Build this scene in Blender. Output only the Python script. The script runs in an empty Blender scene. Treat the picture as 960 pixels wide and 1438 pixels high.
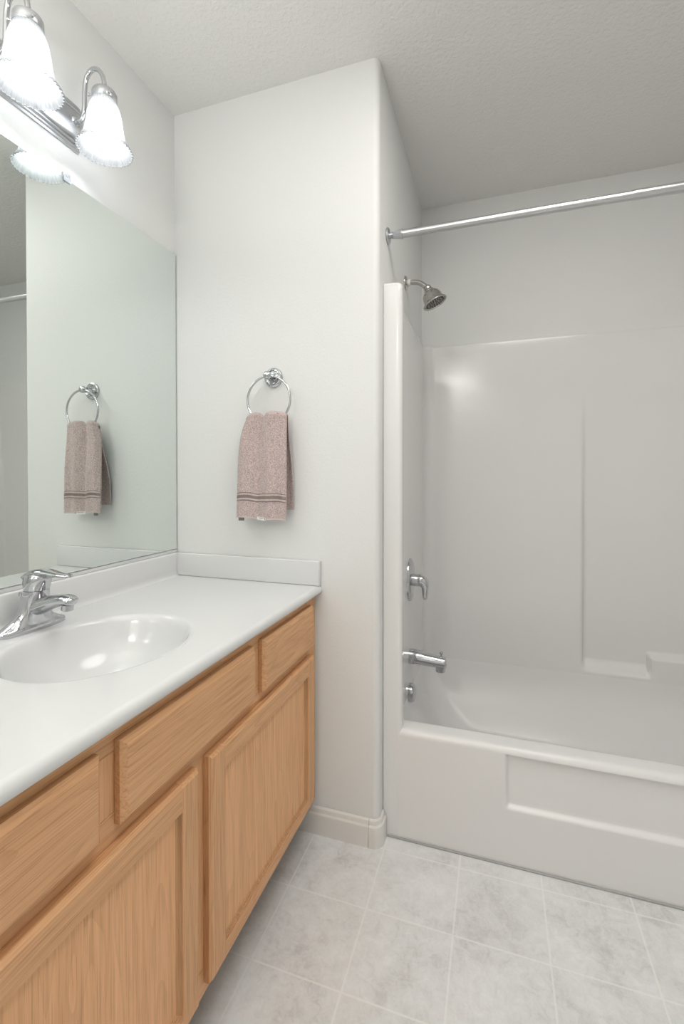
import bpy, bmesh, math, random
from math import sin, cos, pi, radians as R, sqrt
from mathutils import Vector, Matrix
random.seed(4)
SC = bpy.context.scene
COL = SC.collection

# ------------------------------------------------------------------ camera
F_PX, YAW, PITCH, SHIFT = 649.41, 0.3208, -0.0103, -44.25
cam_d = bpy.data.cameras.new('camera')
cam = bpy.data.objects.new('camera', cam_d); COL.objects.link(cam)
cam.location = (1.0924, -1.391, 1.1564)
cam.rotation_euler = (pi/2 + PITCH, 0.0004, YAW)
cam_d.sensor_fit = 'VERTICAL'; cam_d.sensor_height = 36.0
cam_d.lens = 36.0*F_PX/1438.0
cam_d.shift_y = SHIFT/1438.0
cam_d.clip_start = 0.02
SC.camera = cam

# ------------------------------------------------------------------ world, exposure
w = bpy.data.worlds.new('world'); SC.world = w; w.use_nodes = True
w.node_tree.nodes['Background'].inputs[0].default_value = (0.8, 0.85, 0.9, 1)
w.node_tree.nodes['Background'].inputs[1].default_value = 0.0
SC.view_settings.view_transform = 'Standard'
SC.view_settings.look = 'None'
SC.view_settings.exposure = 0.0
SC.view_settings.gamma = 1.0
SC.view_settings.use_curve_mapping = False
BULB_STRENGTH = 52.0
BULB_COLOR = (0.92, 0.97, 1.0)
def area(name, loc, rot, sx, sy, power, color):
    d = bpy.data.lights.new(name, 'AREA'); d.shape = 'ELLIPSE'; d.size = sx; d.size_y = sy
    d.energy = power; d.color = color
    o = bpy.data.objects.new(name, d); COL.objects.link(o); o.location = loc; o.rotation_euler = rot
    return o
# added unseen fill lamps: two over and behind the viewpoint, one turned up
area('fill_lamp_near', (1.32, -0.66, 2.43), (0, 0, 0), 0.75, 0.95, 12.0, (1.0, 0.972, 0.935))
area('fill_lamp_far', (0.66, -2.72, 2.42), (0, 0, 0), 0.44, 0.26, 13.0, (1.0, 0.965, 0.91))
area('fill_bounce', (0.50, -1.50, 1.85), (pi, 0, 0), 0.35, 0.35, 14.0, (1.0, 0.968, 0.925))

# ------------------------------------------------------------------ room dimensions
CEIL = 2.44
XR = 2.275          # right wall
YF = -2.95          # wall behind the viewpoint
W = 0.7495          # free end of the partition wall
D = 0.8625          # wall behind the tub
CT = 0.804          # counter top
CF = 0.563          # counter front
CYC = -0.624        # middle of the vanity
VL = -1.25          # far end of the vanity

# ------------------------------------------------------------------ material helpers
def mat(name, color, rough=0.5, metal=0.0, spec=0.5, coat=0.0):
    m = bpy.data.materials.new(name); m.use_nodes = True
    b = m.node_tree.nodes['Principled BSDF']
    b.inputs['Base Color'].default_value = (*color, 1)
    b.inputs['Roughness'].default_value = rough
    b.inputs['Metallic'].default_value = metal
    b.inputs['Specular IOR Level'].default_value = spec
    b.inputs['Coat Weight'].default_value = coat
    return m

def N(m, t, **kw):
    n = m.node_tree.nodes.new(t)
    for k, v in kw.items(): setattr(n, k, v)
    return n
def L(m, a, b): m.node_tree.links.new(a, b)
def bsdf(m): return m.node_tree.nodes['Principled BSDF']

def coords(m, scale=(1, 1, 1), rot=(0, 0, 0)):
    tc = N(m, 'ShaderNodeTexCoord'); mp = N(m, 'ShaderNodeMapping')
    mp.inputs['Scale'].default_value = scale; mp.inputs['Rotation'].default_value = rot
    L(m, tc.outputs['Object'], mp.inputs[0]); return mp.outputs[0]
def noise(m, vec, scale, detail=3, rough=0.5, dist=0.0):
    n = N(m, 'ShaderNodeTexNoise'); n.inputs['Scale'].default_value = scale
    n.inputs['Detail'].default_value = detail; n.inputs['Roughness'].default_value = rough
    n.inputs['Distortion'].default_value = dist
    L(m, vec, n.inputs['Vector']); return n.outputs[0]
def ramp(m, fac, stops):
    r = N(m, 'ShaderNodeValToRGB'); e = r.color_ramp.elements
    while len(e) < len(stops): e.new(0.5)
    for el, (p, c) in zip(e, stops): el.position = p; el.color = (*c, 1)
    L(m, fac, r.inputs[0]); return r.outputs[0]
def mix(m, fac, a, b, mode='MIX'):
    n = N(m, 'ShaderNodeMix', data_type='RGBA', blend_type=mode)
    for s, v in ((0, fac), (6, a), (7, b)):
        if hasattr(v, 'is_linked'): L(m, v, n.inputs[s])
        else: n.inputs[s].default_value = v if s == 0 else (*v, 1)
    return n.outputs[2]
def mth(m, op, a, b=0.0, c=None):
    n = N(m, 'ShaderNodeMath', operation=op)
    for i, v in enumerate((a, b, c)):
        if v is None: continue
        if hasattr(v, 'is_linked'): L(m, v, n.inputs[i])
        else: n.inputs[i].default_value = v
    return n.outputs[0]
def bump(m, h, strength, dist):
    b = N(m, 'ShaderNodeBump'); b.inputs['Strength'].default_value = strength
    b.inputs['Distance'].default_value = dist
    L(m, h, b.inputs['Height']); L(m, b.outputs[0], bsdf(m).inputs['Normal'])

def paint(name, color, scale=130, st=0.35, d=0.0012):
    m = mat(name, color, 0.55, spec=0.35)
    v = coords(m)
    h = noise(m, v, scale, 2, 0.5, 0.3)
    bump(m, h, st, d); return m

def oak(name, axis, g=1.0):
    """light oak; axis = grain direction ('z' or 'y')"""
    m = mat(name, (0.5, 0.3, 0.17), 0.42, spec=0.4)
    sc = {'z': (1, 1, 0.016), 'y': (1, 0.016, 1)}[axis]
    v = coords(m, sc)
    fine = noise(m, v, 420, 3, 0.65)
    mid = noise(m, v, 110, 4, 0.6, 0.25)
    sc2 = {'z': (1, 1, 0.11), 'y': (1, 0.11, 1)}[axis]
    v2 = coords(m, sc2)
    wv = noise(m, v2, 9, 2, 0.5, 0.3)
    rings = mth(m, 'FRACT', mth(m, 'MULTIPLY', wv, 16.0))
    rings = mth(m, 'POWER', rings, 3.0)
    c = ramp(m, mid, [(0.25, (0.455, 0.258, 0.133)), (0.5, (0.500, 0.292, 0.156)), (0.8, (0.550, 0.332, 0.184))])
    c = mix(m, mth(m, 'MULTIPLY', rings, 0.38), c, (0.37, 0.200, 0.102))
    pores = ramp(m, fine, [(0.36, (0.58, 0.48, 0.40)), (0.50, (1, 1, 1))])
    c = mix(m, 0.5, c, pores, 'MULTIPLY')
    if g != 1.0: c = mix(m, 1.0, c, (g*1.03, g*0.985, g*0.93), 'MULTIPLY')
    L(m, c, bsdf(m).inputs['Base Color'])
    bump(m, fine, 0.12, 0.0006)
    return m

M = {}
M['wall'] = paint('wall paint', (0.770, 0.777, 0.767))
M['ceiling'] = paint('ceiling paint', (0.79, 0.785, 0.765), 90, 0.8, 0.003)
M['trim'] = mat('trim paint', (0.76, 0.74, 0.71), 0.35)
M['white_door'] = mat('door paint', (0.80, 0.79, 0.77), 0.35)
M['oak_v'] = oak('oak upright grain', 'z', 1.42)
M['oak_h'] = oak('oak level grain', 'y', 1.42)
M['oak_panel'] = oak('oak veneer', 'z', 1.66)
M['oak_bead'] = oak('oak bead', 'z', 1.12)
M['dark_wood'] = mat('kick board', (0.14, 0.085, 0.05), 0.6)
M['chrome'] = mat('chrome', (0.57, 0.58, 0.60), 0.06, 1.0)
M['satin'] = mat('satin nickel', (0.56, 0.57, 0.59), 0.30, 1.0)
M['rod'] = mat('brushed aluminium', (0.58, 0.59, 0.60), 0.28, 1.0)
M['nickel'] = mat('shower nickel', (0.52, 0.51, 0.49), 0.16, 1.0)
M['mirror'] = mat('mirror silver', (0.80, 0.85, 0.825), 0.0, 1.0)
M['mirror_edge'] = mat('mirror edge', (0.07, 0.085, 0.085), 0.25)
M['marble'] = mat('cultured marble', (0.71, 0.716, 0.718), 0.14, spec=0.5)
M['fibreglass'] = mat('fibreglass gelcoat', (0.788, 0.784, 0.778), 0.145, spec=0.5)
M['rubber'] = mat('dark rubber', (0.03, 0.03, 0.03), 0.6)
M['black'] = mat('black', (0.01, 0.01, 0.01), 0.5)
M['clip'] = mat('clear plastic', (0.85, 0.87, 0.92), 0.08, spec=0.6)
bsdf(M['clip']).inputs['Transmission Weight'].default_value = 0.6
M['tag'] = mat('tag white', (0.82, 0.83, 0.80), 0.7)
M['caulk'] = mat('grey sealing strip', (0.42, 0.42, 0.42), 0.5)
M['gelcoat_worn'] = mat('worn gelcoat', (0.788, 0.785, 0.780), 0.30, spec=0.5)
# slight unevenness of the gelcoat
v = coords(M['fibreglass']); bump(M['fibreglass'], noise(M['fibreglass'], v, 16, 3, 0.5), 0.05, 0.004)

# terry
m = M['terry'] = mat('terry', (0.42, 0.335, 0.31), 0.95, spec=0.1)
v = coords(m); t1 = noise(m, v, 270, 3, 0.65); t2 = noise(m, v, 45, 2, 0.5)
c = ramp(m, t1, [(0.32, (0.38, 0.298, 0.288)), (0.68, (0.80, 0.655, 0.625))])
c = mix(m, 0.3, c, ramp(m, t2, [(0.3, (0.72, 0.70, 0.72)), (0.7, (1, 0.97, 0.95))]), 'MULTIPLY')
L(m, c, bsdf(m).inputs['Base Color']); bump(m, t1, 0.9, 0.004)
bsdf(m).inputs['Sheen Weight'].default_value = 0.3
M['band'] = mat('woven band', (0.25, 0.19, 0.185), 0.7)
M['band_light'] = mat('woven ridge', (0.60, 0.51, 0.48), 0.8)

# vinyl floor: squares with pale joints and mottled stone print
m = M['floor'] = mat('vinyl floor', (0.6, 0.6, 0.58), 0.38, spec=0.4)
tc = N(m, 'ShaderNodeTexCoord'); sx = N(m, 'ShaderNodeSeparateXYZ')
L(m, tc.outputs['Object'], sx.inputs[0])
def joint(axis, off, pitch):
    a = mth(m, 'DIVIDE', mth(m, 'SUBTRACT', sx.outputs[axis], off), pitch)
    f = mth(m, 'FRACT', mth(m, 'ADD', a, 100.5))
    dd = mth(m, 'ABSOLUTE', mth(m, 'SUBTRACT', f, 0.5))
    return mth(m, 'LESS_THAN', dd, 0.0105), mth(m, 'FLOOR', mth(m, 'ADD', a, 100.0))
jx, ix = joint('X', 0.541, 0.2262); jy, iy = joint('Y', 0.0, 0.2105)
jm = mth(m, 'MAXIMUM', jx, jy)
v = coords(m)
n1 = noise(m, v, 7, 6, 0.65, 0.5); n2 = noise(m, v, 38, 6, 0.72, 0.9); n3 = noise(m, v, 160, 3, 0.7)
wn = N(m, 'ShaderNodeTexWhiteNoise', noise_dimensions='2D')
cx = N(m, 'ShaderNodeCombineXYZ'); L(m, ix, cx.inputs[0]); L(m, iy, cx.inputs[1]); L(m, cx.outputs[0], wn.inputs['Vector'])
fac = mth(m, 'ADD', mth(m, 'MULTIPLY', n1, 0.5), mth(m, 'ADD', mth(m, 'MULTIPLY', n2, 0.38), mth(m, 'MULTIPLY', n3, 0.12)))
c = ramp(m, fac, [(0.36, (0.565, 0.566, 0.560)), (0.48, (0.725, 0.733, 0.732)), (0.60, (0.805, 0.82, 0.825))])
c = mix(m, mth(m, 'MULTIPLY', wn.outputs[0], 0.10), c, (0.62, 0.615, 0.59))
c = mix(m, mth(m, 'MULTIPLY', jm, 0.62), c, (0.86, 0.86, 0.84))
L(m, c, bsdf(m).inputs['Base Color'])
bump(m, mth(m, 'SUBTRACT', mth(m, 'MULTIPLY', n2, 0.4), jm), 0.12, 0.001)

# lamp glass
def glass_mat():
    m = bpy.data.materials.new('frosted glass'); m.use_nodes = True
    nt = m.node_tree; nt.nodes.clear()
    out = N(m, 'ShaderNodeOutputMaterial')
    tr = N(m, 'ShaderNodeBsdfTranslucent'); tr.inputs[0].default_value = (0.110, 0.111, 0.112, 1)
    df = N(m, 'ShaderNodeBsdfPrincipled'); df.inputs['Base Color'].default_value = (0.62, 0.62, 0.625, 1); df.inputs['Roughness'].default_value = 0.3
    tp = N(m, 'ShaderNodeBsdfTransparent'); tp.inputs[0].default_value = (0.97, 0.98, 1, 1)
    a = N(m, 'ShaderNodeMixShader'); a.inputs[0].default_value = 0.45
    L(m, tr.outputs[0], a.inputs[1]); L(m, df.outputs[0], a.inputs[2])
    b = N(m, 'ShaderNodeMixShader'); b.inputs[0].default_value = 0.15
    L(m, a.outputs[0], b.inputs[1]); L(m, tp.outputs[0], b.inputs[2])
    L(m, b.outputs[0], out.inputs[0]); return m
M['glass'] = glass_mat()
def emit(name, color, s):
    m = bpy.data.materials.new(name); m.use_nodes = True
    m.node_tree.nodes.clear()
    out = N(m, 'ShaderNodeOutputMaterial'); e = N(m, 'ShaderNodeEmission')
    e.inputs[0].default_value = (*color, 1); e.inputs[1].default_value = s
    L(m, e.outputs[0], out.inputs[0]); return m
M['bulb'] = emit('lit bulb', BULB_COLOR, BULB_STRENGTH)

# ------------------------------------------------------------------ geometry helpers
def obj(name, bm, material, parent=None, smooth=True, angle=40, recalc=True):
    if recalc: bmesh.ops.recalc_face_normals(bm, faces=bm.faces[:])
    me = bpy.data.meshes.new(name); bm.to_mesh(me); bm.free()
    ms = material if isinstance(material, (list, tuple)) else [material]
    for mm in ms: me.materials.append(mm)
    if smooth:
        for p in me.polygons: p.use_smooth = True
        try: me.set_sharp_from_angle(angle=R(angle))
        except Exception: pass
    o = bpy.data.objects.new(name, me); COL.objects.link(o)
    if parent is not None:
        o.parent = parent
        o.matrix_parent_inverse = parent.matrix_world.inverted()
    return o
def tag(o, label, cat, group=None):
    o['label'] = label; o['category'] = cat
    if group: o['group'] = group
    return o
def thing(name, label, cat, loc=(0, 0, 0), group=None):
    o = bpy.data.objects.new(name, None); COL.objects.link(o)
    o.location = loc; o.empty_display_size = 0.05
    o.matrix_world = Matrix.Translation(loc)
    return tag(o, label, cat, group)
def struct(name, bm, m, parent=None, **kw):
    o = obj(name, bm, m, parent, **kw)
    if parent is None: o['kind'] = 'structure'
    return o
def box(bm, lo, hi, bev=0.0, seg=2):
    r = bmesh.ops.create_cube(bm, size=1.0)
    vs = r['verts']
    c = [(a+b)/2 for a, b in zip(lo, hi)]; s = [abs(b-a) for a, b in zip(lo, hi)]
    for v in vs: v.co = Vector((c[i]+v.co[i]*s[i] for i in range(3)))
    if bev > 0:
        es = list({e for v in vs for e in v.link_edges})
        bmesh.ops.bevel(bm, geom=es, offset=bev, segments=seg, profile=0.5, affect='EDGES')
    return bm
def B(lo, hi, bev=0.0, seg=2): return box(bmesh.new(), lo, hi, bev, seg)
def grid(bm, rows, close_u=False, close_v=False):
    """rows: list of lists of points"""
    vr = [[bm.verts.new(p) for p in r] for r in rows]
    n = len(vr[0])
    for i in range(len(vr) - (0 if close_v else 1)):
        a, b = vr[i], vr[(i+1) % len(vr)]
        for j in range(n - (0 if close_u else 1)):
            k = (j+1) % n
            try: bm.faces.new((a[j], a[k], b[k], b[j]))
            except ValueError: pass
    return vr
def cap(bm, ring):
    try: bm.faces.new(ring)
    except ValueError: pass
def lathe(bm, prof, origin, axis=(0, 0, 1), n=40, caps=True, rfn=None):
    """prof: list of (radius, height) along axis"""
    ax = Vector(axis).normalized()
    q = Vector((0, 0, 1)).rotation_difference(ax)
    o = Vector(origin); rows = []
    for (r, h) in prof:
        row = []
        for k in range(n):
            t = 2*pi*k/n
            rr = r if rfn is None else rfn(r, h, t)
            row.append(o + q @ Vector((rr*cos(t), rr*sin(t), h)))
        rows.append(row)
    vr = grid(bm, rows, close_u=True)
    if caps: cap(bm, vr[0]); cap(bm, vr[-1])
    return vr
def crom(pts, n=8):
    """Catmull-Rom through tuples of any length"""
    P = [tuple(p) for p in pts]; P = [tuple(2*a-b for a, b in zip(P[0], P[1]))] + P + [tuple(2*a-b for a, b in zip(P[-1], P[-2]))]
    out = []
    for i in range(1, len(P)-2):
        for k in range(n):
            t = k/n; r = []
            for a, b, c, d in zip(P[i-1], P[i], P[i+1], P[i+2]):
                r.append(0.5*((2*b)+(-a+c)*t+(2*a-5*b+4*c-d)*t*t+(-a+3*b-3*c+d)*t**3))
            out.append(tuple(r))
    out.append(P[-2]); return out
def tube(bm, path, rad, n=16, caps=True, flat=None):
    """path of points; rad number or list; flat = (side vector, list of (side radius, normal radius))"""
    P = [Vector(p) for p in path]; rows = []
    prev = None
    for i, p in enumerate(P):
        t = (P[min(i+1, len(P)-1)] - P[max(i-1, 0)]).normalized()
        if flat is not None:
            s = Vector(flat[0]); s = (s - t*s.dot(t)).normalized()
        else:
            if prev is None:
                s = t.orthogonal().normalized()
            else:
                s = (prev - t*prev.dot(t)).normalized()
        prev = s
        u = t.cross(s)
        if flat is not None: ra, rb = flat[1][i]
        else: ra = rb = rad[i] if isinstance(rad, (list, tuple)) else rad
        rows.append([p + s*ra*cos(2*pi*k/n) + u*rb*sin(2*pi*k/n) for k in range(n)])
    vr = grid(bm, rows, close_u=True)
    if caps: cap(bm, vr[0]); cap(bm, vr[-1])
    return vr
def torus(bm, center, axis, Rr, r, n=64, k=12):
    q = Vector((0, 0, 1)).rotation_difference(Vector(axis).normalized()); c = Vector(center)
    rows = []
    for i in range(n):
        a = 2*pi*i/n
        rows.append([c + q @ Vector(((Rr+r*cos(2*pi*j/k))*cos(a), (Rr+r*cos(2*pi*j/k))*sin(a), r*sin(2*pi*j/k))) for j in range(k)])
    grid(bm, rows, close_u=True, close_v=True)
def sstep(a, b, x):
    t = min(1, max(0, (x-a)/(b-a))); return t*t*(3-2*t)

# ================================================================== THE SETTING
struct('floor', B((-0.15, YF-0.15, -0.06), (XR+0.15, D+0.12, 0.0)), M['floor'], smooth=False)
struct('ceiling', B((-0.15, YF-0.15, CEIL), (XR+0.15, D+0.12, CEIL+0.1)), M['ceiling'], smooth=False)
struct('wall_left', B((-0.12, YF-0.12, 0), (0, 0.02, CEIL)), M['wall'], smooth=False)
struct('wall_right', B((XR, YF-0.12, 0), (XR+0.12, D+0.1, CEIL)), M['wall'], smooth=False)
# wall behind the tub: the painted face stands a little in front of the cavity that takes the moulded unit
bm = bmesh.new()
bm.free()
struct('wall_back', B((W, D, 1.7724), (XR, D+0.1, CEIL)), M['wall'], smooth=False)
struct('wall_rear', B((W, D+0.046, 0), (XR, D+0.1, 1.772)), M['wall'], smooth=False)
# partition with a rounded free corner
bm = bmesh.new(); r = 0.02; pts = [(-0.02, 0.0)]
for k in range(9):
    a = -pi/2 + k*pi/16; pts.append((W-r+r*cos(a), r+r*sin(a)))
pts += [(W, D+0.1), (-0.02, D+0.1)]
vr = grid(bm, [[(x, y, z) for x, y in pts] for z in (0, CEIL)], close_u=True)
cap(bm, vr[0]); cap(bm, vr[1])
struct('wall_middle', bm, M['wall'], angle=30)
# wall behind the viewpoint with a doorway
bm = bmesh.new()
DX0, DX1, DH = 1.15, 1.95, 2.03
box(bm, (0, YF-0.12, 0), (DX0, YF, CEIL)); box(bm, (DX1, YF-0.12, 0), (XR, YF, CEIL)); box(bm, (DX0, YF-0.12, DH), (DX1, YF, CEIL))
struct('wall_front', bm, M['wall'], smooth=False)
dr = struct('door_1', B((DX0, YF-0.07, 0.008), (DX1, YF-0.032, DH), 0.002), M['white_door'])
for (z0, z1) in ((0.25, 0.95), (1.08, 1.85)):
    for x0 in (DX0+0.11, DX0+0.45):
        obj('door_panel', B((x0, YF-0.034, z0), (x0+0.25, YF-0.024, z1), 0.006), M['white_door'], dr)
bm = bmesh.new(); lathe(bm, [(0.0, 0), (0.028, 0), (0.028, 0.006), (0.011, 0.01), (0.011, 0.035), (0.024, 0.042), (0.027, 0.055), (0.018, 0.066), (0.0, 0.068)], (DX0+0.065, YF-0.032, 0.95), (0, 1, 0), 24, caps=False)
obj('door_knob', bm, M['satin'], dr)
bm = bmesh.new()
box(bm, (DX0-0.065, YF, 0), (DX0-0.002, YF+0.016, DH+0.065), 0.004); box(bm, (DX1+0.002, YF, 0), (DX1+0.065, YF+0.016, DH+0.065), 0.004)
box(bm, (DX0-0.002, YF, DH+0.002), (DX1+0.002, YF+0.016, DH+0.065), 0.004)
struct('trim_1', bm, M['trim'])

# baseboards, one profile swept along a path
BBP = [(0.0, 0.0), (0.0135, 0.0), (0.0135, 0.058), (0.0125, 0.064), (0.0085, 0.069), (0.0075, 0.074), (0.006, 0.080), (0.002, 0.084), (0.0, 0.0845)]
def sweep_board(path):
    """path: (x, y, nx, ny): foot on the wall and outward normal"""
    bm = bmesh.new()
    vr = grid(bm, [[(x+nx*d, y+ny*d, z) for d, z in BBP] for x, y, nx, ny in path], close_u=True)
    cap(bm, vr[0]); cap(bm, vr[-1]); return bm
struct('baseboard_middle', sweep_board([(0.44, -0.0005, 0, -1), (W-0.0295, -0.0005, 0, -1)]), M['trim'], angle=25)
pth = [(W-0.0285, -0.0005, 0, -1), (W-r, -0.0005, 0, -1)]
for k in range(1, 9):
    a = -pi/2 + k*pi/16; pth.append((W-r+(r+.0005)*cos(a), r+(r+.0005)*sin(a), cos(a), sin(a)))
pth.append((W+0.0005, 0.052, 1, 0))
struct('baseboard_corner', sweep_board(pth), M['trim'], angle=25)
struct('baseboard_right', sweep_board([(XR-.0005, YF, -1, 0), (XR-.0005, 0.052, -1, 0)]), M['trim'], angle=25)
struct('baseboard_front', sweep_board([(0, YF+.0005, 0, 1), (DX0-0.067, YF+.0005, 0, 1)]), M['trim'], angle=25)
struct('baseboard_left', sweep_board([(.0005, YF+.02, 1, 0), (.0005, VL-0.01, 1, 0)]), M['trim'], angle=25)

# ================================================================== TUB AND SHOWER SURROUND
XC = (W + XR)/2
SX0 = 0.768              # side panel
SY = 0.842               # back panel
ST = 1.772               # top of the surround
RZ = 0.350               # tub rim
AY = 0.055               # apron face
tub = thing('bathtub_shower', 'white one-piece fibreglass bathtub with tall moulded shower walls', 'bathtub', (XC, 0.45, 0))
# --- surround walls: plan path of the left half, mirrored for the right
half = []       # (x, y, outer x, outer y)
xo = W+0.0006
half.append((xo, 0.075, xo, 0.075))
for k in range(6):
    a = pi + k*pi/10; half.append((xo+0.004+0.004*cos(a), AY+0.004+0.004*sin(a), xo, AY+0.02))
for x in (0.775, 0.79): half.append((x, AY, x-0.01, AY+0.03))
for k in range(8):
    a = -pi/2 + k*pi/14; half.append((0.797+0.013*cos(a), AY+0.013+0.013*sin(a), 0.775, AY+0.04))
for k in range(13):
    t = k/12; s = sstep(0, 1, t)
    half.append((0.810+(SX0-0.810)*s, 0.085+0.075*t, xo, 0.11+0.06*t))
for k in range(1, 25): half.append((SX0, 0.16+(SY-0.05-0.16)*k/24, xo, 0.16+(D-0.06-0.16)*k/24))
rc = 0.05
for k in range(1, 11):
    a = pi - k*pi/20
    x, y = SX0+rc+rc*cos(a), SY-rc+rc*sin(a)
    half.append((x, y, max(xo, x-0.017) if k < 5 else x-0.006, min(D, y+0.017)))
nb = 110
for k in range(1, nb+1):
    x = SX0+rc + (XC-SX0-rc)*k/nb; half.append((x, SY, x, D))
full = half + [(2*XC-x, y, 2*XC-ox, oy) for x, y, ox, oy in half[-2::-1]]
RX0, RX1 = 1.447, 2.12       # recessed panel of the back wall
def recess(x, z):
    if x < RX0-0.03: return 0.0
    sx_ = sstep(RX0-0.002, RX0+0.020, x) * (1-sstep(RX1-0.02, RX1, x))
    d = 0.036*max(0, min(1, (1.54-z)/1.16))**0.65
    k = sstep(1.703, 1.712, x)
    dish = 1-sstep(1.690, 1.701, x)
    zb0 = 0.384
    right = sstep(zb0, zb0+0.026, z)
    left = sstep(0.300, 0.355, z)
    # corner of the dish is rounded
    rr = sstep(0.0, 0.03, (x-RX0)+(z-0.308))
    return d*sx_*(left*(1-k)*rr + right*k) + 0.0*dish
zs = [0.0, 0.15, 0.27, 0.29] + [0.30+0.0035*i for i in range(45)] + [0.46+0.02*i for i in range(1, 56)] + [1.62, 1.66, 1.70, 1.74, 1.757]
zs = sorted(set(round(z, 4) for z in zs))
rows = []
def leanz(z): return 0.0195*max(0.0, min(1.0, (z-0.35)/1.42))
for z in zs:
    row = []
    for (x, y, ox, oy) in full:
        yy = y
        yy = y + leanz(z)*sstep(SY-rc, SY, y)
        if abs(y-SY) < 1e-6: yy += recess(x, z)
        row.append((x, yy, z))
    rows.append(row)
for (z, t) in ((1.766, 0.10), (1.770, 0.25), (ST, 0.5), (ST, 1.0)):
    rows.append([(x+(ox-x)*t, y+leanz(ST)*sstep(SY-rc, SY, y)*(1-t)+(oy-y)*t, z) for x, y, ox, oy in full])
bm = bmesh.new(); grid(bm, rows)
sur = obj('surround', bm, M['fibreglass'], tub, angle=50)

# --- tub: apron, rim and basin in one mesh
bm = bmesh.new()
ax0, ax1 = 0.7995, 2*XC-0.7995
xs = [ax0, 0.83, 0.90, 1.0, 1.06, 1.10, 1.114] + [1.118+0.0025*i for i in range(9)] + [1.145+0.04*i for i in range(21)]
xm = 2*XC-1.128
xs = [x for x in xs if x < xm-0.012] + [xm-0.010+0.0025*i for i in range(9)] + [ax1-0.05, ax1]
def apron_y(x, z):
    kx = sstep(1.121, 1.133, x)*(1-sstep(xm-0.005, xm+0.007, x))
    kz = sstep(0.166, 0.181, z)*(1-sstep(0.3262, 0.3298, z))
    return AY + 0.013*kx*kz
zz = [0.0, 0.06, 0.12, 0.155, 0.163] + [0.166+0.0025*i for i in range(7)] + [0.19, 0.22, 0.26, 0.30, 0.318, 0.3262, 0.328, 0.330]
rows = [[(x, apron_y(x, z), z) for x in xs] for z in zz]
rr_ = 0.02
for k in range(1, 9):
    a = k*pi/16; rows.append([(x, AY+rr_-rr_*cos(a), 0.330+rr_*sin(a)) for x in xs])
for y in (0.085, 0.10, 0.112): rows.append([(x, y, RZ) for x in xs])
for k in range(1, 6):
    a = k*pi/10; rows.append([(x, 0.112+0.018*sin(a), RZ-0.018+0.018*cos(a)) for x in xs])
rows.append([(x, 0.131, 0.325) for x in xs])
rows.append([(x, 0.133, 0.29) for x in xs])
grid(bm, rows)
# basin: rounded rectangle loops
def rloop(inset, z, y0=0.131, rad=0.06, zb=None, yi=None):
    x0, x1 = SX0+inset, 2*XC-SX0-inset
    yb = SY-inset; ya = y0+(inset*0.6 if yi is None else yi)
    rad = min(rad+inset*0.6, (yb-ya)/2-0.001); pts = []
    for (cx_, cy_, a0) in ((x1-rad, ya+rad, -pi/2), (x1-rad, yb-rad, 0), (x0+rad, yb-rad, pi/2), (x0+rad, ya+rad, pi)):
        for k in range(13):
            a = a0 + k*pi/24; pts.append((cx_+rad*cos(a), cy_+rad*sin(a)))
    # subdivide the long sides
    out = []
    for i, p in enumerate(pts):
        q = pts[(i+1) % len(pts)]; out.append(p)
        d = math.hypot(q[0]-p[0], q[1]-p[1]); n_ = int(d/0.03)
        if i % 13 == 12:
            n_ = 40 if i in (12+0*13+13, 51) else 16
            for k in range(1, n_): out.append((p[0]+(q[0]-p[0])*k/n_, p[1]+(q[1]-p[1])*k/n_))
    res = []
    for x, y in out:
        ztop = z
        if zb is not None: ztop = z + (zb-z)*sstep(0.16, 0.36, y)
        res.append((x, y, ztop))
    return res
ins = [(0.0, 0.338, 0.292), (0.0003, 0.325, 0.288), (0.001, 0.29, 0.275), (0.003, 0.26, 0.252), (0.008, 0.23, 0.226), (0.016, 0.20, 0.199), (0.028, 0.17, 0.17), (0.043, 0.14, 0.14), (0.061, 0.11, 0.11), (0.081, 0.08, 0.08), (0.100, 0.055, 0.055), (0.113, 0.040, 0.040), (0.124, 0.029, 0.029), (0.140, 0.020, 0.020), (0.165, 0.014, 0.014), (0.20, 0.012, 0.012), (0.27, 0.011, 0.011)]
rows = [rloop(i, z, zb=zb) for i, z, zb in ins]
vr = grid(bm, rows, close_u=True); cap(bm, vr[-1])
basin = obj('tub', bm, M['gelcoat_worn'], tub, angle=60)
bm = B((0.765, AY-0.006, 0.0), (XR-0.02, AY-0.0008, 0.0055), 0.0015)
obj('sealing_strip', bm, M['caulk'], tub)
bm = bmesh.new(); lathe(bm, [(0.0, 0.004), (0.028, 0.004), (0.036, 0.002), (0.037, 0)], (1.10, 0.46, 0.0115), (0, 0, 1), 32, caps=False)
obj('drain', bm, M['chrome'], tub)

# --- overflow plate
FY = 0.44
ov = thing('overflow_plate', 'small round chrome overflow plate low on the tub end wall below the spout', 'overflow cover', (0.772, FY, 0.291))
bm = bmesh.new(); lathe(bm, [(0.0, 0.016), (0.016, 0.016), (0.020, 0.0145), (0.024, 0.014), (0.030, 0.012), (0.035, 0.006), (0.0365, 0.0), (0.0365, -0.008)], (0.777, FY, 0.291), (1, 0, 0), 40, caps=False)
obj('plate', bm, M['chrome'], ov)
bm = bmesh.new(); lathe(bm, [(0.0, 0.0168), (0.004, 0.0166), (0.005, 0.0155), (0.005, 0.0)], (0.777, FY, 0.291), (1, 0, 0), 20, caps=False)
obj('screw', bm, M['satin'], ov)

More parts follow.
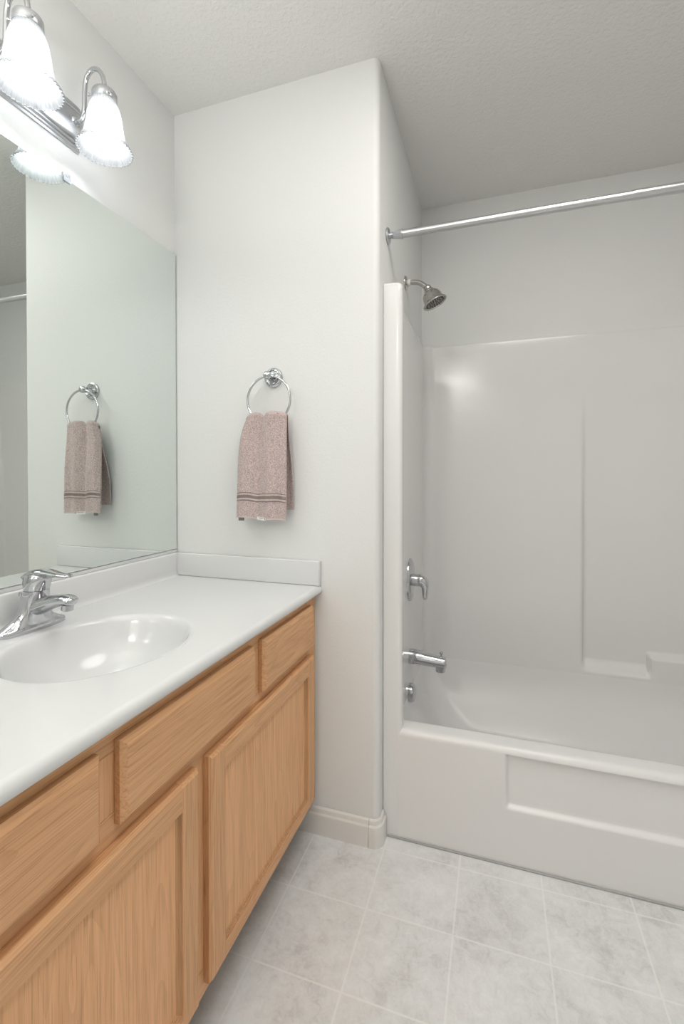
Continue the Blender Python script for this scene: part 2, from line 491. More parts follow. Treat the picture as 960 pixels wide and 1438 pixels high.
# --- spout
sp = thing('tub_spout', 'chrome tub spout with a pull-up diverter knob on the shower end wall', 'tub spout', (SX0, FY, 0.435))
zc = 0.4365
pa = crom([(SX0-0.004, FY, zc, .029, .029), (SX0+0.012, FY, zc, .029, .029), (SX0+0.03, FY, zc-0.001, .0285, .0280), (SX0+0.055, FY, zc-0.0035, .0265, .0262), (SX0+0.09, FY, zc-0.0065, .0250, .0246), (SX0+0.125, FY, zc-0.0095, .0235, .0228), (SX0+0.139, FY, zc-0.0105, .0225, .0215), (SX0+0.142, FY, zc-0.0105, .0185, .0175)], 6)
bm = bmesh.new(); tube(bm, [p[:3] for p in pa], 0, 32, flat=((0, 1, 0), [(p[3], p[4]) for p in pa]))
obj('spout_body', bm, M['chrome'], sp)
bm = bmesh.new(); pr = [(0.0175, 0.0), (0.0185, 0.006), (0.0175, 0.022), (0.013, 0.022), (0.012, 0.004)]
lathe(bm, [(0.017, 0.034)] + [(0.0182, 0.020), (0.0185, 0.002), (0.0175, 0.0), (0.013, 0.0), (0.013, 0.012)], (SX0+0.1215, FY, zc-0.0455), (0, 0, 1), 32, caps=False)
obj('outlet', bm, M['chrome'], sp)
bm = bmesh.new(); lathe(bm, [(0.003, 0), (0.003, 0.013), (0.0065, 0.014), (0.0075, 0.017), (0.007, 0.021), (0.0, 0.022)], (SX0+0.125, FY, zc+0.009), (0, 0, 1), 20, caps=False)
obj('diverter_knob', bm, M['chrome'], sp)

# --- mixer valve
mv = thing('shower_valve', 'chrome shower valve with oval cover plate and drooping lever', 'shower valve', (SX0, FY, 0.74))
zv = 0.742
bm = bmesh.new()
rows = []
for (s, d) in ((1.0, -0.003), (1.0, 0.004), (0.97, 0.008), (0.90, 0.0105), (0.7, 0.0125), (0.45, 0.014)):
    rows.append([(SX0+d, FY+0.066*s*cos(2*pi*k/64), zv+0.084*s*sin(2*pi*k/64)) for k in range(64)])
vr = grid(bm, rows, close_u=True); cap(bm, vr[-1]); cap(bm, vr[0])
obj('cover_plate', bm, M['chrome'], mv)
bm = bmesh.new(); lathe(bm, [(0.024, 0.0), (0.024, 0.012), (0.0225, 0.016), (0.0225, 0.030), (0.0, 0.031)], (SX0+0.012, FY, zv), (1, 0, 0), 36, caps=False)
obj('stem_collar', bm, M['satin'], mv)
pa = crom([(SX0+0.034, FY, zv, .024, .024), (SX0+0.046, FY, zv-0.001, .0235, .0235), (SX0+0.0555, FY, zv-0.009, .0215, .0195), (SX0+0.0605, FY, zv-0.026, .0175, .0145), (SX0+0.061, FY, zv-0.044, .0150, .0115), (SX0+0.0615, FY, zv-0.066, .0140, .0095), (SX0+0.064, FY, zv-0.073, .009, .006)], 7)
bm = bmesh.new(); tube(bm, [p[:3] for p in pa], 0, 28, flat=((0, 1, 0), [(p[3], p[4]) for p in pa]))
obj('lever', bm, M['chrome'], mv)

# --- shower head
sh = thing('wall_shower', 'bell shaped nickel shower head on a bent arm high on the end wall', 'shower head', (W, FY, 1.922))
bm = bmesh.new(); lathe(bm, [(0.0, 0.009), (0.012, 0.009), (0.016, 0.0075), (0.024, 0.006), (0.0275, 0.003), (0.028, 0.0005)], (W, FY, 1.921), (1, 0, 0), 40, caps=False)
obj('wall_flange', bm, M['nickel'], sh)
bm = bmesh.new(); lathe(bm, [(0.0115, 0.0), (0.0125, 0.002), (0.0125, 0.010), (0.0115, 0.012)], (W+0.009, FY, 1.921), (1, 0, 0), 24)
obj('thread_ring', bm, M['tag'], sh)['label'] = 'white thread tape ring'
pa = crom([(W+0.004, FY, 1.921), (W+0.03, FY, 1.921), (W+0.052, FY, 1.917), (W+0.070, FY, 1.906), (W+0.088, FY, 1.889)], 8)
bm = bmesh.new(); tube(bm, pa, 0.0098, 24); obj('shower_arm', bm, M['nickel'], sh)
ad = Vector((0.44, 0.0, -0.90)).normalized()
ho = Vector((W+0.0845, FY, 1.896))
bm = bmesh.new()
lathe(bm, [(0.0, -0.002), (0.012, -0.002), (0.0145, 0.001), (0.0155, 0.006), (0.0145, 0.012), (0.0165, 0.014), (0.019, 0.017), (0.020, 0.020), (0.019, 0.022), (0.026, 0.026), (0.033, 0.034), (0.037, 0.046), (0.039, 0.058), (0.0405, 0.064), (0.046, 0.069), (0.0485, 0.072), (0.0485, 0.075), (0.045, 0.0765), (0.042, 0.074), (0.041, 0.071)], ho, ad, 48, caps=False)
obj('bell', bm, M['nickel'], sh)
bm = bmesh.new(); lathe(bm, [(0.0415, 0.0715), (0.030, 0.0725), (0.0, 0.073)], ho, ad, 48, caps=False)
fp = obj('face_plate', bm, mat('spray face', (0.22, 0.21, 0.20), 0.3, 0.7), sh)
bm = bmesh.new()
q = Vector((0, 0, 1)).rotation_difference(ad)
for ring, cnt in ((0.010, 6), (0.022, 14), (0.034, 22)):
    for k in range(cnt):
        a = 2*pi*k/cnt
        lathe(bm, [(0.0018, 0.072), (0.0014, 0.0755), (0.0, 0.0757)], ho + q @ Vector((ring*cos(a), ring*sin(a), 0)), ad, 6, caps=False)
obj('spray_nozzles', bm, M['rubber'], fp)

# --- curtain rod
RY, RZD = 0.115, 1.948
rd = thing('shower_curtain_rod', 'straight brushed metal curtain rod spanning the tub opening', 'curtain rod', (XC, RY, RZD))
bm = bmesh.new(); tube(bm, [(W+0.048, RY, RZD), (1.45, RY, RZD), (1.46, RY, RZD), (XR-0.048, RY, RZD)], [0.0128, 0.0128, 0.0142, 0.0142], 32)
obj('rod', bm, M['rod'], rd)
for sgn, x0 in ((1, W), (-1, XR)):
    bm = bmesh.new()
    lathe(bm, [(0.0, 0.0005), (0.024, 0.0005), (0.026, 0.003), (0.0255, 0.006), (0.021, 0.009), (0.016, 0.010), (0.0, 0.0105)], (x0, RY, RZD), (sgn, 0, 0), 40, caps=False)
    obj('flange', bm, M['satin'], rd)
    bm = bmesh.new()
    lathe(bm, [(0.009, 0.009), (0.009, 0.016), (0.0105, 0.0175), (0.0125, 0.026), (0.0145, 0.044), (0.0150, 0.0455), (0.0160, 0.047), (0.0160, 0.052), (0.0130, 0.0525)], (x0, RY, RZD), (sgn, 0, 0), 48, caps=False,
          rfn=lambda r_, h, t: r_ - (0.0012*max(0, cos(12*t)) if 0.0174 < h < 0.045 else 0))
    obj('ferrule', bm, M['satin'], rd)

# ================================================================== MIRROR
mz0, mz1 = 0.8945, 1.946
my0, my1 = VL-0.02, -0.0035
mi = thing('wall_mirror', 'large frameless mirror above the vanity on the left wall', 'mirror', (0.0, (my0+my1)/2, mz0))
bm = B((0.0008, my0, mz0), (0.0062, my1, mz1), 0.0006, 1)
o = obj('mirror_glass', bm, [M['mirror'], M['mirror_edge']], mi, smooth=False)
for p in o.data.polygons:
    if p.normal.x < 0.9: p.material_index = 1
bm = bmesh.new(); box(bm, (0.0004, my0, 0.8842), (0.0085, my1, 0.8936), 0.001)
obj('bottom_channel', bm, mat('bright channel', (0.80, 0.81, 0.82), 0.32, 0.6), mi)
def clip(y):
    bm = bmesh.new()
    box(bm, (0.0005, y-0.011, mz1+0.0006), (0.0078, y+0.011, mz1+0.016), 0.002); box(bm, (0.0068, y-0.011, mz1-0.008), (0.0098, y+0.011, mz1+0.004), 0.001)
    o = obj('mirror_clip', bm, M['clip'], mi); o['label'] = 'clear plastic clip'
    bm = bmesh.new(); lathe(bm, [(0.0035, 0), (0.003, 0.0012), (0.0, 0.0015)], (0.0079, y, mz1+0.009), (1, 0, 0), 16, caps=False)
    obj('clip_screw', bm, M['satin'], o)
clip(-0.445); clip(-0.95)

# ================================================================== VANITY CABINET
FX = 0.538            # face frame plane
DXF = 0.557           # door and drawer faces
cab = thing('vanity_cabinet', 'oak vanity cabinet with panelled doors and slab drawer fronts', 'vanity', (0.28, CYC, 0))
CB = 0.112; CTOP = CT-0.0232
bm = bmesh.new()
box(bm, (0.004, VL, CB), (FX-0.0201, -0.003, CB+0.016)); box(bm, (0.004, VL, CB+0.0161), (0.016, -0.003, CTOP-0.001))
for yy in (VL, -0.019): box(bm, (0.0161, yy, CB+0.0161), (FX-0.0201, yy+0.016, CTOP-0.001))
carc = obj('carcass', bm, M['oak_v'], cab, smooth=False)
# face frame members
DRW = [(-0.051, -0.378), (-0.420, -0.832), (2*CYC+0.378, 2*CYC+0.051)]
DOOR = [(-0.051, -0.606), (2*CYC+0.606, 2*CYC+0.051)]
dz0, dz1 = 0.622, 0.752
oz0, oz1 = 0.138, 0.596
def member(lo, hi, material): obj('face_frame_stile' if material is M['oak_v'] else 'face_frame_rail', B(lo, hi, 0.0008, 1), material, cab)
for (a, b) in ((-0.003, -0.072), (VL, VL+0.069)): member((FX-0.0195, min(a, b), CB), (FX, max(a, b), CTOP-0.001), M['oak_v'])
member((FX-0.0195, CYC-0.036, CB+0.056), (FX-0.0002, CYC+0.036, 0.582), M['oak_v'])
for (z0, z1) in ((CB, CB+0.055), (0.582, 0.640), (0.735, CTOP-0.001)): member((FX-0.0195, VL+0.0695, z0), (FX-0.0001, -0.0725, z1), M['oak_h'])
for yy in (-0.398, 2*CYC+0.398): member((FX-0.0195, yy-0.034, 0.6405), (FX-0.0002, yy+0.034, 0.7345), M['oak_v'])
obj('toe_kick', B((0.01, VL+0.002, 0.0), (FX-0.075, -0.004, CB-0.0005)), M['dark_wood'], cab, smooth=False)
def slab(y0, y1, z0, z1, name):
    """slab front with a wide chamfer round its face"""
    bm = bmesh.new(); c = 0.0085
    rows = []
    for x, i in ((FX+0.0004, 0.0), (FX+0.0105, 0.0), (DXF-0.0008, c), (DXF, c+0.0012)):
        rows.append([(x, y0+i, z0+i), (x, y1-i, z0+i), (x, y1-i, z1-i), (x, y0+i, z1-i)])
    vr = grid(bm, rows, close_u=True); cap(bm, vr[0]); cap(bm, vr[-1])
    return obj(name, bm, M['oak_h'], cab, angle=20)
for i, (a, b) in enumerate(DRW): slab(b, a, dz0, dz1, 'false_front' if i == 1 else 'drawer')
def prism(bm, quad, x0, x1): pass
def door(ya, yb):
    y1, y0 = ya, yb
    sw, rt, rb = 0.052, 0.048, 0.036
    xb, xf = FX+0.0004, DXF
    def member_bm(oy0, oy1, z0, z1, edges):
        """frame member; edges: set of 'l','r','t','b' that are outer (chamfered) or inner ('L','R','T','B': stepped bead)"""
        bm = bmesh.new(); c = 0.006
        def ring(x, i, k):
            a0 = oy0 + (i if 'l' in edges else 0) + (k if 'L' in edges else 0)
            a1 = oy1 - (i if 'r' in edges else 0) - (k if 'R' in edges else 0)
            b0 = z0 + (i if 'b' in edges else 0) + (k if 'B' in edges else 0)
            b1 = z1 - (i if 't' in edges else 0) - (k if 'T' in edges else 0)
            return [(x, a0, b0), (x, a1, b0), (x, a1, b1), (x, a0, b1)]
        vr = grid(bm, [ring(xb, 0, 0), ring(xf-0.0075, 0, 0), ring(xf-0.006, 0, 0.0045), ring(xf-0.0025, c*0.6, 0.0055), ring(xf, c, 0.010)], close_u=True)
        cap(bm, vr[0]); cap(bm, vr[-1]); return bm
    root = obj('door', member_bm(y1-sw, y1, oz0, oz1, {'r', 't', 'b'}), M['oak_v'], cab, angle=20)
    obj('door_stile', member_bm(y0, y0+sw, oz0, oz1, {'l', 't', 'b'}), M['oak_v'], root, angle=20)
    obj('door_rail', member_bm(y0+sw+.0002, y1-sw-.0002, oz1-rt, oz1, {'t'}), M['oak_h'], root, angle=20)
    obj('door_rail', member_bm(y0+sw+.0002, y1-sw-.0002, oz0, oz0+rb, {'b'}), M['oak_h'], root, angle=20)
    bm = bmesh.new(); px = xf-0.0105
    def rg(x, i): return [(x, y0+sw+i, oz0+rb+i), (x, y1-sw-i, oz0+rb+i), (x, y1-sw-i, oz1-rt-i), (x, y0+sw+i, oz1-rt-i)]
    grid(bm, [rg(px, 0.0001), rg(xf-0.0022, 0.0001), rg(xf-0.0026, 0.0025), rg(xf-0.0055, 0.0040), rg(xf-0.0060, 0.0065), rg(xf-0.0085, 0.0085), rg(px, 0.0095)], close_u=True)
    obj('panel_bead', bm, M['oak_bead'], root, angle=20)
    obj('door_panel', B((xb+0.003, y0+sw+0.001, oz0+rb+0.001), (xf-0.0095, y1-sw-0.001, oz1-rt-0.001)), M['oak_panel'], root, smooth=False)
for (a, b) in DOOR: door(a, b)

# ================================================================== VANITY TOP
top = thing('basin_countertop', 'glossy white cultured marble vanity top with integral oval sink', 'vanity top', (0.28, CYC, CTOP))
SKX, SKY, SKA, SKB = 0.300, -0.622, 0.172, 0.196
x0, x1, y0, y1 = 0.001, CF-0.014, VL-0.003, -0.0015
angs = sorted(set([2*pi*k/144 for k in range(144)] + [math.atan2((yy-SKY), (xx-SKX)) % (2*pi) for xx in (x0, x1) for yy in (y0, y1)]))
def rect_hit(a):
    dx, dy = cos(a), sin(a); t = 1e9
    if dx > 1e-9: t = min(t, (x1-SKX)/dx)
    if dx < -1e-9: t = min(t, (x0-SKX)/dx)
    if dy > 1e-9: t = min(t, (y1-SKY)/dy)
    if dy < -1e-9: t = min(t, (y0-SKY)/dy)
    return t
def ell(a): return 1/sqrt((cos(a)/SKA)**2 + (sin(a)/SKB)**2)
DEP = 0.135
prof = [(0.09, -DEP), (0.2, -DEP+0.0015), (0.35, -DEP+0.006), (0.5, -DEP+0.015), (0.62, -DEP+0.028), (0.72, -DEP+0.045), (0.80, -DEP+0.064), (0.86, -DEP+0.083), (0.905, -DEP+0.102), (0.935, -0.0175), (0.955, -0.0100), (0.972, -0.0052), (0.988, -0.0024), (1.005, -0.0009), (1.03, -0.0002), (1.06, 0)]
bm = bmesh.new(); rows = []
for s, dz in prof: rows.append([(SKX+ell(a)*s*cos(a), SKY+ell(a)*s*sin(a), CT+dz) for a in angs])
for t in (0.25, 0.6, 1.0):
    rows.append([(SKX+(ell(a)*1.06*(1-t)+rect_hit(a)*t)*cos(a), SKY+(ell(a)*1.06*(1-t)+rect_hit(a)*t)*sin(a), CT) for a in angs])
vr = grid(bm, rows, close_u=True); cap(bm, vr[0])
# rolled front edge
nose = [(CF-0.014, CT)] + [(CF-0.014+0.014*sin(k*pi/16), CT-0.014+0.014*cos(k*pi/16)) for k in range(1, 9)] + [(CF, CTOP+0.003), (CF-0.003, CTOP), (CF-0.05, CTOP), (0.001, CTOP)]
ys = [y0, -1.0, -0.8, -0.6, -0.4, -0.2, y1]
nrows = [[(x, y, z) for y in ys] for x, z in nose]
vr2 = grid(bm, nrows[:-2])
# underside rim with a cut-out for the bowl
box(bm, (FX-0.06, y0, CTOP), (CF-0.006, y1, CT-0.016))
# end caps
for y in (y0, y1):
    cap(bm, [bm.verts.new((x, y, z)) for x, z in nose[:-1]] + [bm.verts.new((CF-0.05, y, CT))])
counter = obj('countertop', bm, M['marble'], top, angle=45, recalc=True)
# backsplash with a coved foot
bs = [(0.001, CT-0.0005), (0.034, CT+0.0002), (0.029, CT+0.001), (0.025, CT+0.0035), (0.022, CT+0.008), (0.0205, CT+0.014), (0.020, CT+0.020), (0.020, CT+0.0745), (0.0185, CT+0.078), (0.016, CT+0.0795), (0.001, CT+0.0795)]
bm = bmesh.new(); vr = grid(bm, [[(x, y, z) for x, z in bs] for y in (VL-0.003, -0.8, -0.4, -0.0225)], close_u=True); cap(bm, vr[0]); cap(bm, vr[-1])
obj('backsplash', bm, M['marble'], top)
obj('side_splash', B((0.002, -0.0215, CT+0.0004), (CF-0.003, -0.0012, CT+0.0795), 0.003, 3), M['marble'], top)
bm = bmesh.new(); lathe(bm, [(0.0, 0.003), (0.016, 0.003), (0.021, 0.002), (0.022, 0.0)], (SKX, SKY, CT-DEP+0.0003), (0, 0, 1), 32, caps=False)
obj('sink_drain', bm, M['chrome'], top)

# ================================================================== FAUCET
fx, fy = 0.078, -0.606
fau = thing('sink_faucet', 'single lever chrome faucet on the back edge of the sink', 'faucet', (fx, fy, CT))
sec = crom([(0.0, .080, .0265, 0.0), (0.006, .0805, .027, 0.0), (0.011, .077, .0265, 0.0), (0.017, .064, .0255, 0.0), (0.026, .048, .0250, 0.001), (0.038, .0375, .0250, 0.003), (0.052, .0310, .0250, 0.006), (0.066, .0280, .0250, 0.009), (0.080, .0262, .0248, 0.012), (0.091, .0245, .0240, 0.014)], 4)
bm = bmesh.new(); rows = []
for z, wy, wx, ox in sec:
    row = []
    for k in range(56):
        t = 2*pi*k/56; c_, s_ = cos(t), sin(t); e = 0.75
        row.append((fx+ox+wx*math.copysign(abs(c_)**e, c_), fy+wy*math.copysign(abs(s_)**(0.9), s_), CT+0.0004+z))
    rows.append(row)
vr = grid(bm, rows, close_u=True); cap(bm, vr[0]); cap(bm, vr[-1])
obj('faucet_body', bm, M['chrome'], fau, angle=60)
pa = crom([(fx-0.004, fy, CT+0.046, .026, .020), (fx+0.03, fy, CT+0.056, .0245, .019), (fx+0.06, fy, CT+0.066, .0225, .0155), (fx+0.09, fy, CT+0.0735, .0205, .0125), (fx+0.107, fy, CT+0.0755, .0195, .0115), (fx+0.120, fy, CT+0.0735, .0170, .0100), (fx+0.126, fy, CT+0.0715, .011, .0065)], 7)
bm = bmesh.new(); tube(bm, [p[:3] for p in pa], 0, 32, flat=((0, 1, 0), [(p[3], p[4]) for p in pa]))
obj('spout', bm, M['chrome'], fau, angle=60)
bm = bmesh.new(); lathe(bm, [(0.0115, 0.0), (0.0125, 0.001), (0.0125, 0.013), (0.0, 0.014)], (fx+0.106, fy, CT+0.0525), (0.12, 0, 1), 28, caps=False)
lathe(bm, [(0.0, 0.003), (0.0095, 0.003), (0.0115, 0.0)], (fx+0.106, fy, CT+0.0525), (0.12, 0, 1), 28, caps=False)
obj('aerator', bm, M['satin'], fau)
# handle: hooded cap with a forward lever
hz = CT+0.0925
bm = bmesh.new()
hs = crom([(0.0, .0255, .0265, .014), (0.010, .0270, .0290, .0155), (0.020, .0272, .0305, .0165), (0.030, .0250, .0300, .0175), (0.038, .0190, .0240, .0175), (0.042, .009, .012, .0175)], 4)
rows = [[(fx+ox+wx*cos(2*pi*k/40), fy+wy*sin(2*pi*k/40), hz+z) for k in range(40)] for z, wy, wx, ox in hs]
vr = grid(bm, rows, close_u=True); cap(bm, vr[0]); cap(bm, vr[-1])
hd = obj('handle', bm, M['chrome'], fau, angle=60)
pa = crom([(fx-0.012, fy, hz+0.027, .018, .006), (fx+0.010, fy, hz+0.037, .0225, .0072), (fx+0.035, fy, hz+0.0415, .0215, .0065), (fx+0.062, fy, hz+0.0395, .0165, .0055), (fx+0.088, fy, hz+0.0365, .0130, .0045), (fx+0.108, fy, hz+0.0362, .0115, .0040), (fx+0.115, fy, hz+0.0362, .007, .0030)], 7)
bm = bmesh.new(); tube(bm, [p[:3] for p in pa], 0, 28, flat=((0, 1, 0), [(p[3], p[4]) for p in pa]))
obj('handle_lever', bm, M['chrome'], hd, angle=60)
bm = bmesh.new(); lathe(bm, [(0.0033, 0), (0.0033, 0.002), (0, 0.0022)], (fx+0.040, fy, hz+0.021), (1, 0, 0.1), 14, caps=False)
obj('indicator_dot', bm, M['black'], hd)['label'] = 'dark set-screw dot'
bm = bmesh.new(); lathe(bm, [(0.0025, 0.0), (0.0025, 0.070), (0.0055, 0.072), (0.0065, 0.076), (0.0055, 0.080), (0.0, 0.081)], (fx-0.034, fy, CT+0.0005), (0, 0, 1), 18, caps=False)
lathe(bm, [(0.007, 0.0), (0.006, 0.004), (0.0025, 0.005)], (fx-0.034, fy, CT+0.0004), (0, 0, 1), 18)
obj('lift_rod', bm, M['chrome'], fau)

# ================================================================== VANITY LIGHT
by1, by0 = -0.404, -0.872
bz0, bz1 = 2.039, 2.166
vl = thing('vanity_light', 'three lamp chrome bath light bar with ribbed glass bell shades', 'wall light', (0, (by0+by1)/2, (bz0+bz1)/2))
zc_ = (bz0+bz1)/2; hh = (bz1-bz0)/2
pr = [(-hh, 0.0), (-hh, 0.004), (-hh+0.004, 0.006)]
for i in range(3):
    b0 = -hh+0.005+i*0.0085; x_ = 0.006+i*0.005
    for k in range(6):
        a = pi*(1-k/5); pr.append((b0+0.004+0.004*cos(a), x_+0.004*sin(a)+0.001*k/5*3))
pr.append((-hh+0.033, 0.020)); pr.append((-hh+0.036, 0.022))
pr = pr + [(-z, x) for z, x in reversed(pr)]
bm = bmesh.new()
rows = []
for y, s in ((by0, 0.0), (by0, 0.8), (by0+0.003, 1.0), (-0.65, 1.0), (by1-0.003, 1.0), (by1, 0.8), (by1, 0.0)):
    rows.append([(0.0006+x*s, y, zc_+z) for z, x in pr])
vr = grid(bm, rows); 
obj('backplate', bm, M['satin'], vl, angle=50)
LY = [-0.430, -0.638, -0.846]
LXc = 0.120
def bell(r_, h, t):
    return r_ + (0.0003 + 0.0019*(1-sstep(0.0, 0.085, h)))*cos(40*t)
def lamp(y):
    pa = crom([(0.018, y, 2.1075), (0.030, y, 2.103), (0.043, y, 2.107), (0.0505, y, 2.124), (0.0525, y, 2.155), (0.0545, y, 2.190), (0.0625, y, 2.215), (0.080, y, 2.228), (0.099, y, 2.222), (0.1125, y, 2.205), (0.119, y, 2.184), (LXc, y, 2.162)], 7)
    bm = bmesh.new(); tube(bm, pa, 0.0060, 18); obj('lamp_arm', bm, M['chrome'], vl)
    bm = bmesh.new(); lathe(bm, [(0.0, 0.008), (0.009, 0.008), (0.012, 0.005), (0.014, 0.0)], (0.0205, y, 2.107), (1, 0, 0), 28, caps=False)
    obj('arm_collar', bm, M['chrome'], vl)
    bm = bmesh.new(); lathe(bm, [(0.0, 2.173), (0.0085, 2.173), (0.010, 2.170), (0.0135, 2.168), (0.0155, 2.1655), (0.0205, 2.164), (0.0225, 2.161), (0.0255, 2.1595), (0.0285, 2.157), (0.0300, 2.154), (0.0302, 2.135), (0.0294, 2.134), (0.0284, 2.135), (0.0284, 2.154)], (LXc, y, 0), (0, 0, 1), 44, caps=False)
    hol = obj('shade_holder', bm, M['satin'], vl)
    for a in (-0.4, 1.7, 3.8):
        bm = bmesh.new(); lathe(bm, [(0.0020, 0.0), (0.0020, 0.005), (0.0040, 0.0055), (0.0040, 0.0095), (0.0, 0.010)], (LXc+0.0295*cos(a), y+0.0295*sin(a), 2.142), (cos(a), sin(a), 0), 14, caps=False)
        obj('thumb_screw', bm, M['chrome'], hol)
    pf = crom([(0.0262, 0.134), (0.0282, 0.127), (0.0315, 0.117), (0.0370, 0.103), (0.0408, 0.087), (0.0428, 0.070), (0.0446, 0.053), (0.0478, 0.037), (0.0535, 0.021), (0.0612, 0.008), (0.0664, 0.0008)], 4) + [(0.0670, 0.0), (0.0672, -0.0010), (0.0666, -0.0018), (0.0656, -0.0016), (0.0652, -0.0006), (0.0655, 0.0004)]
    bm = bmesh.new(); lathe(bm, pf, (LXc, y, 2.0085), (0, 0, 1), 264, caps=False, rfn=bell)
    o = obj('glass_shade', bm, M['glass'], vl, angle=80)
    bm = bmesh.new(); lathe(bm, [(0.0, 2.030), (0.010, 2.031), (0.018, 2.036), (0.0235, 2.044), (0.0250, 2.053), (0.0240, 2.062), (0.020, 2.076), (0.0155, 2.089), (0.0135, 2.101), (0.013, 2.116)], (LXc, y, 0), (0, 0, 1), 28, caps=False)
    obj('bulb', bm, M['bulb'], vl)['label'] = 'glowing white bulb'
    bm = bmesh.new(); lathe(bm, [(0.0136, 2.112), (0.017, 2.116), (0.017, 2.158), (0.0, 2.159)], (LXc, y, 0), (0, 0, 1), 24, caps=False)
    obj('bulb_socket', bm, M['tag'], vl)
for y in LY: lamp(y)

# ================================================================== TOWEL RING AND TOWEL
TX, TZ, TY = 0.396, 1.402, -0.046
tr = thing('towel_ring', 'chrome towel ring with round rosette on the wall beside the mirror', 'towel ring', (TX-0.006, 0, 1.480))
bm = bmesh.new(); lathe(bm, [(0.0, 0.012), (0.013, 0.012), (0.016, 0.0085), (0.021, 0.0085), (0.0245, 0.012), (0.027, 0.0115), (0.0285, 0.008), (0.0315, 0.0065), (0.033, 0.003), (0.033, 0.0004)], (TX-0.004, 0, 1.481), (0, -1, 0), 48, caps=False)
obj('rosette', bm, M['chrome'], tr)
bm = bmesh.new(); lathe(bm, [(0.0135, 0.010), (0.0115, 0.016), (0.0095, 0.026), (0.0095, 0.036), (0.0125, 0.041), (0.0135, 0.047), (0.0125, 0.053), (0.008, 0.057), (0.0, 0.058)], (TX-0.004, 0, 1.481), (0, -1, 0), 36, caps=False)
obj('post', bm, M['chrome'], tr)
bm = bmesh.new(); torus(bm, (TX, TY, TZ), (0, 1, 0.0), 0.0765, 0.0038, 80, 14)
obj('ring', bm, M['chrome'], tr)

tw = thing('hand_towel', 'taupe terry hand towel with woven bands hanging from the towel ring', 'towel', (TX, TY, 1.005))
def topz(u):        # height of the fold over the ring
    return 1.3615 - 0.0125*math.exp(-((u-0.42)/0.085)**2) - 0.013*(abs(u-0.52)*2)**5
LF, LB = 0.335, 0.322
ZFB, ZBB = 1.021, 1.046
def tsurf(u, s, off=0.0):
    """u across 0..1, s along: negative = front (down), positive = back"""
    rr0 = 0.011
    al = pi*rr0/2
    zt = topz(u)
    Lc = LF if s <= 0 else LB
    zend = (ZFB - 0.006*u + 0.0015*sin(9*u)) if s <= 0 else ZBB
    k = min(1.1, max(0.0, (abs(s)-al)/(Lc-al)))
    if s <= 0:
        xl = 0.316 - 0.023*(1-math.exp(-8*k)) - 0.003*k; xr = 0.4620 + 0.004*sstep(0, 0.6, k)
    else:
        xl = 0.318 - 0.022*sstep(0, 0.8, k); xr = 0.4620 + 0.006*sstep(0, 0.8, k)
    uu = u + 0.012*sin(2*pi*u)*(1-k)
    x = xl + (xr-xl)*uu
    fade = 1-0.55*sstep(0, 0.8, k)
    fold = 0.014*math.exp(-((u-0.40-0.05*k)/0.085)**2)*fade \
        - 0.005*math.exp(-((u-0.66+0.04*k)/0.13)**2)*(1-0.3*k) - 0.0045*math.exp(-((u-0.16)/0.12)**2)*(1-0.3*k) \
        + 0.0022*sin(2*pi*(u*3.3+0.4+0.25*k))*(0.4+0.6*k)
    edge = 0.010*(sstep(0.10, 0.0, u) + sstep(0.93, 1.0, u))*(1-0.7*k)
    yf = TY - 0.014 - 0.006*sstep(0, 0.5, k) + fold + edge
    yb = TY + 0.013 + 0.0215*sstep(0, 0.75, k) - fold*0.35*(1-0.6*k) - edge*0.6
    z0 = zt - rr0
    zz_ = z0 + (zend-z0)*k
    if s < -al: return (x, yf-off, zz_)
    if s > al: return (x, yb+off, zz_)
    a = s/rr0
    yc, hw = (yf+yb)/2, (yb-yf)/2
    return (x, yc+(hw+off)*sin(a), z0+(rr0+off)*cos(a))
nu = 70
ss = [-LF + (LF-0.0173)*i/80 for i in range(81)] + [0.0173*(-1+2*i/12) for i in range(1, 13)] + [0.0173+(LB-0.0173)*i/60 for i in range(1, 61)]
bm = bmesh.new()
outer = [[Vector(tsurf(j/nu, s, 0.0025)) for j in range(nu+1)] for s in ss]
inner = [[Vector(tsurf(j/nu, s, -0.0025)) for j in range(nu+1)] for s in ss]
for rws in (outer, inner):
    for row in rws:
        for p in row:
            n_ = (sin(p.x*410+p.z*97)*sin(p.z*388+p.x*55))
            p.y += 0.0005*n_; p.z += 0.0
vo = grid(bm, outer); vi = grid(bm, inner)
def stitch(a, b):
    for k in range(len(a)-1): bm.faces.new((a[k], a[k+1], b[k+1], b[k]))
stitch(vo[0], vi[0]); stitch(vo[-1], vi[-1])
stitch([r_[0] for r_ in vo], [r_[0] for r_ in vi]); stitch([r_[-1] for r_ in vo], [r_[-1] for r_ in vi])
obj('towel_cloth', bm, M['terry'], tw, angle=70)
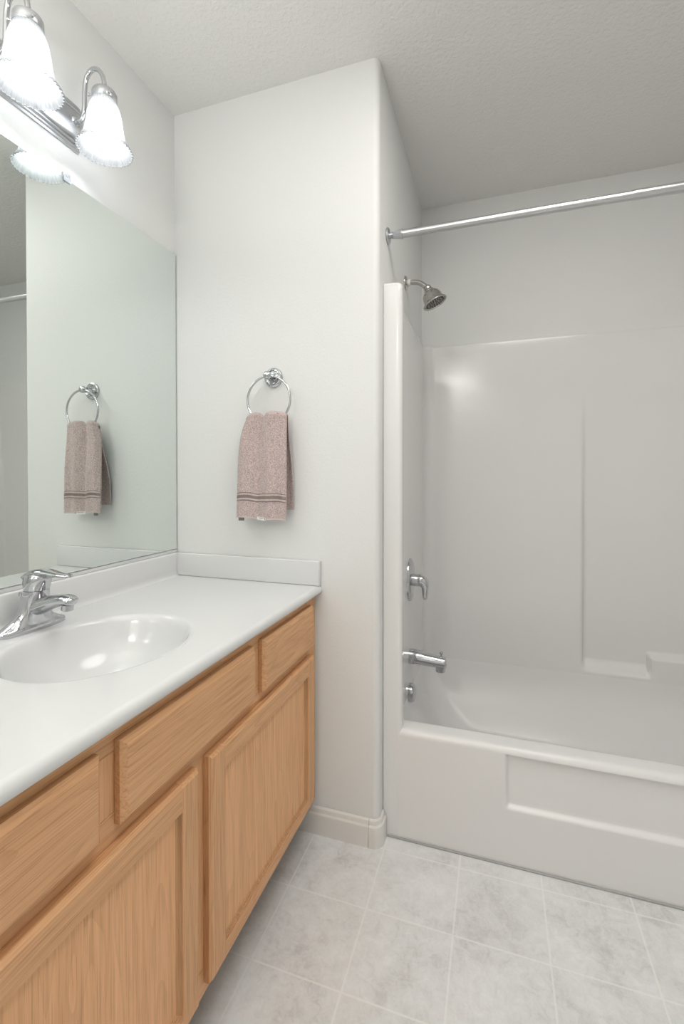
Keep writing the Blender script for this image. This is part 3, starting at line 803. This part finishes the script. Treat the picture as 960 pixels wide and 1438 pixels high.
def band(s0, s1, m, off, name='woven_band'):
    bm = bmesh.new()
    rows = []
    for (s, o_) in ((s0, off-0.002), (s0+0.0006*(1 if s1 > s0 else -1), off), (s1-0.0006*(1 if s1 > s0 else -1), off), (s1, off-0.002)):
        rows.append([tsurf(j/nu, s, o_) for j in range(nu+1)])
    grid(bm, rows); return obj(name, bm, m, tw, angle=70)
for base, sg in ((-(LF-0.080), -1), (LB-0.085, 1)):
    band(base, base+sg*0.0030, M['band'], 0.0034)
    band(base+sg*0.0038, base+sg*0.0078, M['band_light'], 0.0042, 'woven_ridge')
    band(base+sg*0.0084, base+sg*0.0182, M['band'], 0.0032)
    band(base+sg*0.0188, base+sg*0.0228, M['band_light'], 0.0042, 'woven_ridge')
    band(base+sg*0.0236, base+sg*0.0270, M['band'], 0.0034)
bm = bmesh.new(); zb_ = tsurf(0.5, -LF)[2]
hem = [[tsurf(j/nu, -LF+d, 0.0033) for j in range(nu+1)] for d in (0.004, 0.0)]
grid(bm, hem + [[tsurf(j/nu, -LF-0.0012, 0.0) for j in range(nu+1)]]); obj('hem', bm, M['band_light'], tw)
def tagbox(u0, u1, d0, d1, m, name, off=0.005):
    bm = bmesh.new()
    a = [[Vector(tsurf(u0+(u1-u0)*j/6, -LF+d, off)) for j in range(7)] for d in (d1, d0)]
    b = [[p + Vector((0, 0.0012, 0)) for p in r_] for r_ in a]
    va, vb = grid(bm, a), grid(bm, b)
    for p, q_ in ((va[0], vb[0]), (va[1], vb[1])):
        for k in range(6): bm.faces.new((p[k], p[k+1], q_[k+1], q_[k]))
    for k in (0, -1): bm.faces.new((va[0][k], va[1][k], vb[1][k], vb[0][k]))
    return obj(name, bm, m, tw)
ct = tagbox(0.42, 0.62, -0.003, 0.007, M['tag'], 'care_tag'); ct['label'] = 'small white sewn label'
o = tagbox(0.44, 0.585, 0.0035, 0.0046, M['band'], 'tag_lettering', 0.0056); 
o2 = tagbox(0.605, 0.613, 0.000, 0.006, M['black'], 'tag_stripe', 0.0056)
o3 = tagbox(0.05, 0.165, -0.0105, -0.001, mat('grey tag', (0.16, 0.15, 0.13), 0.8), 'corner_tag', 0.002); o3['label'] = 'small dark tag below the hem'
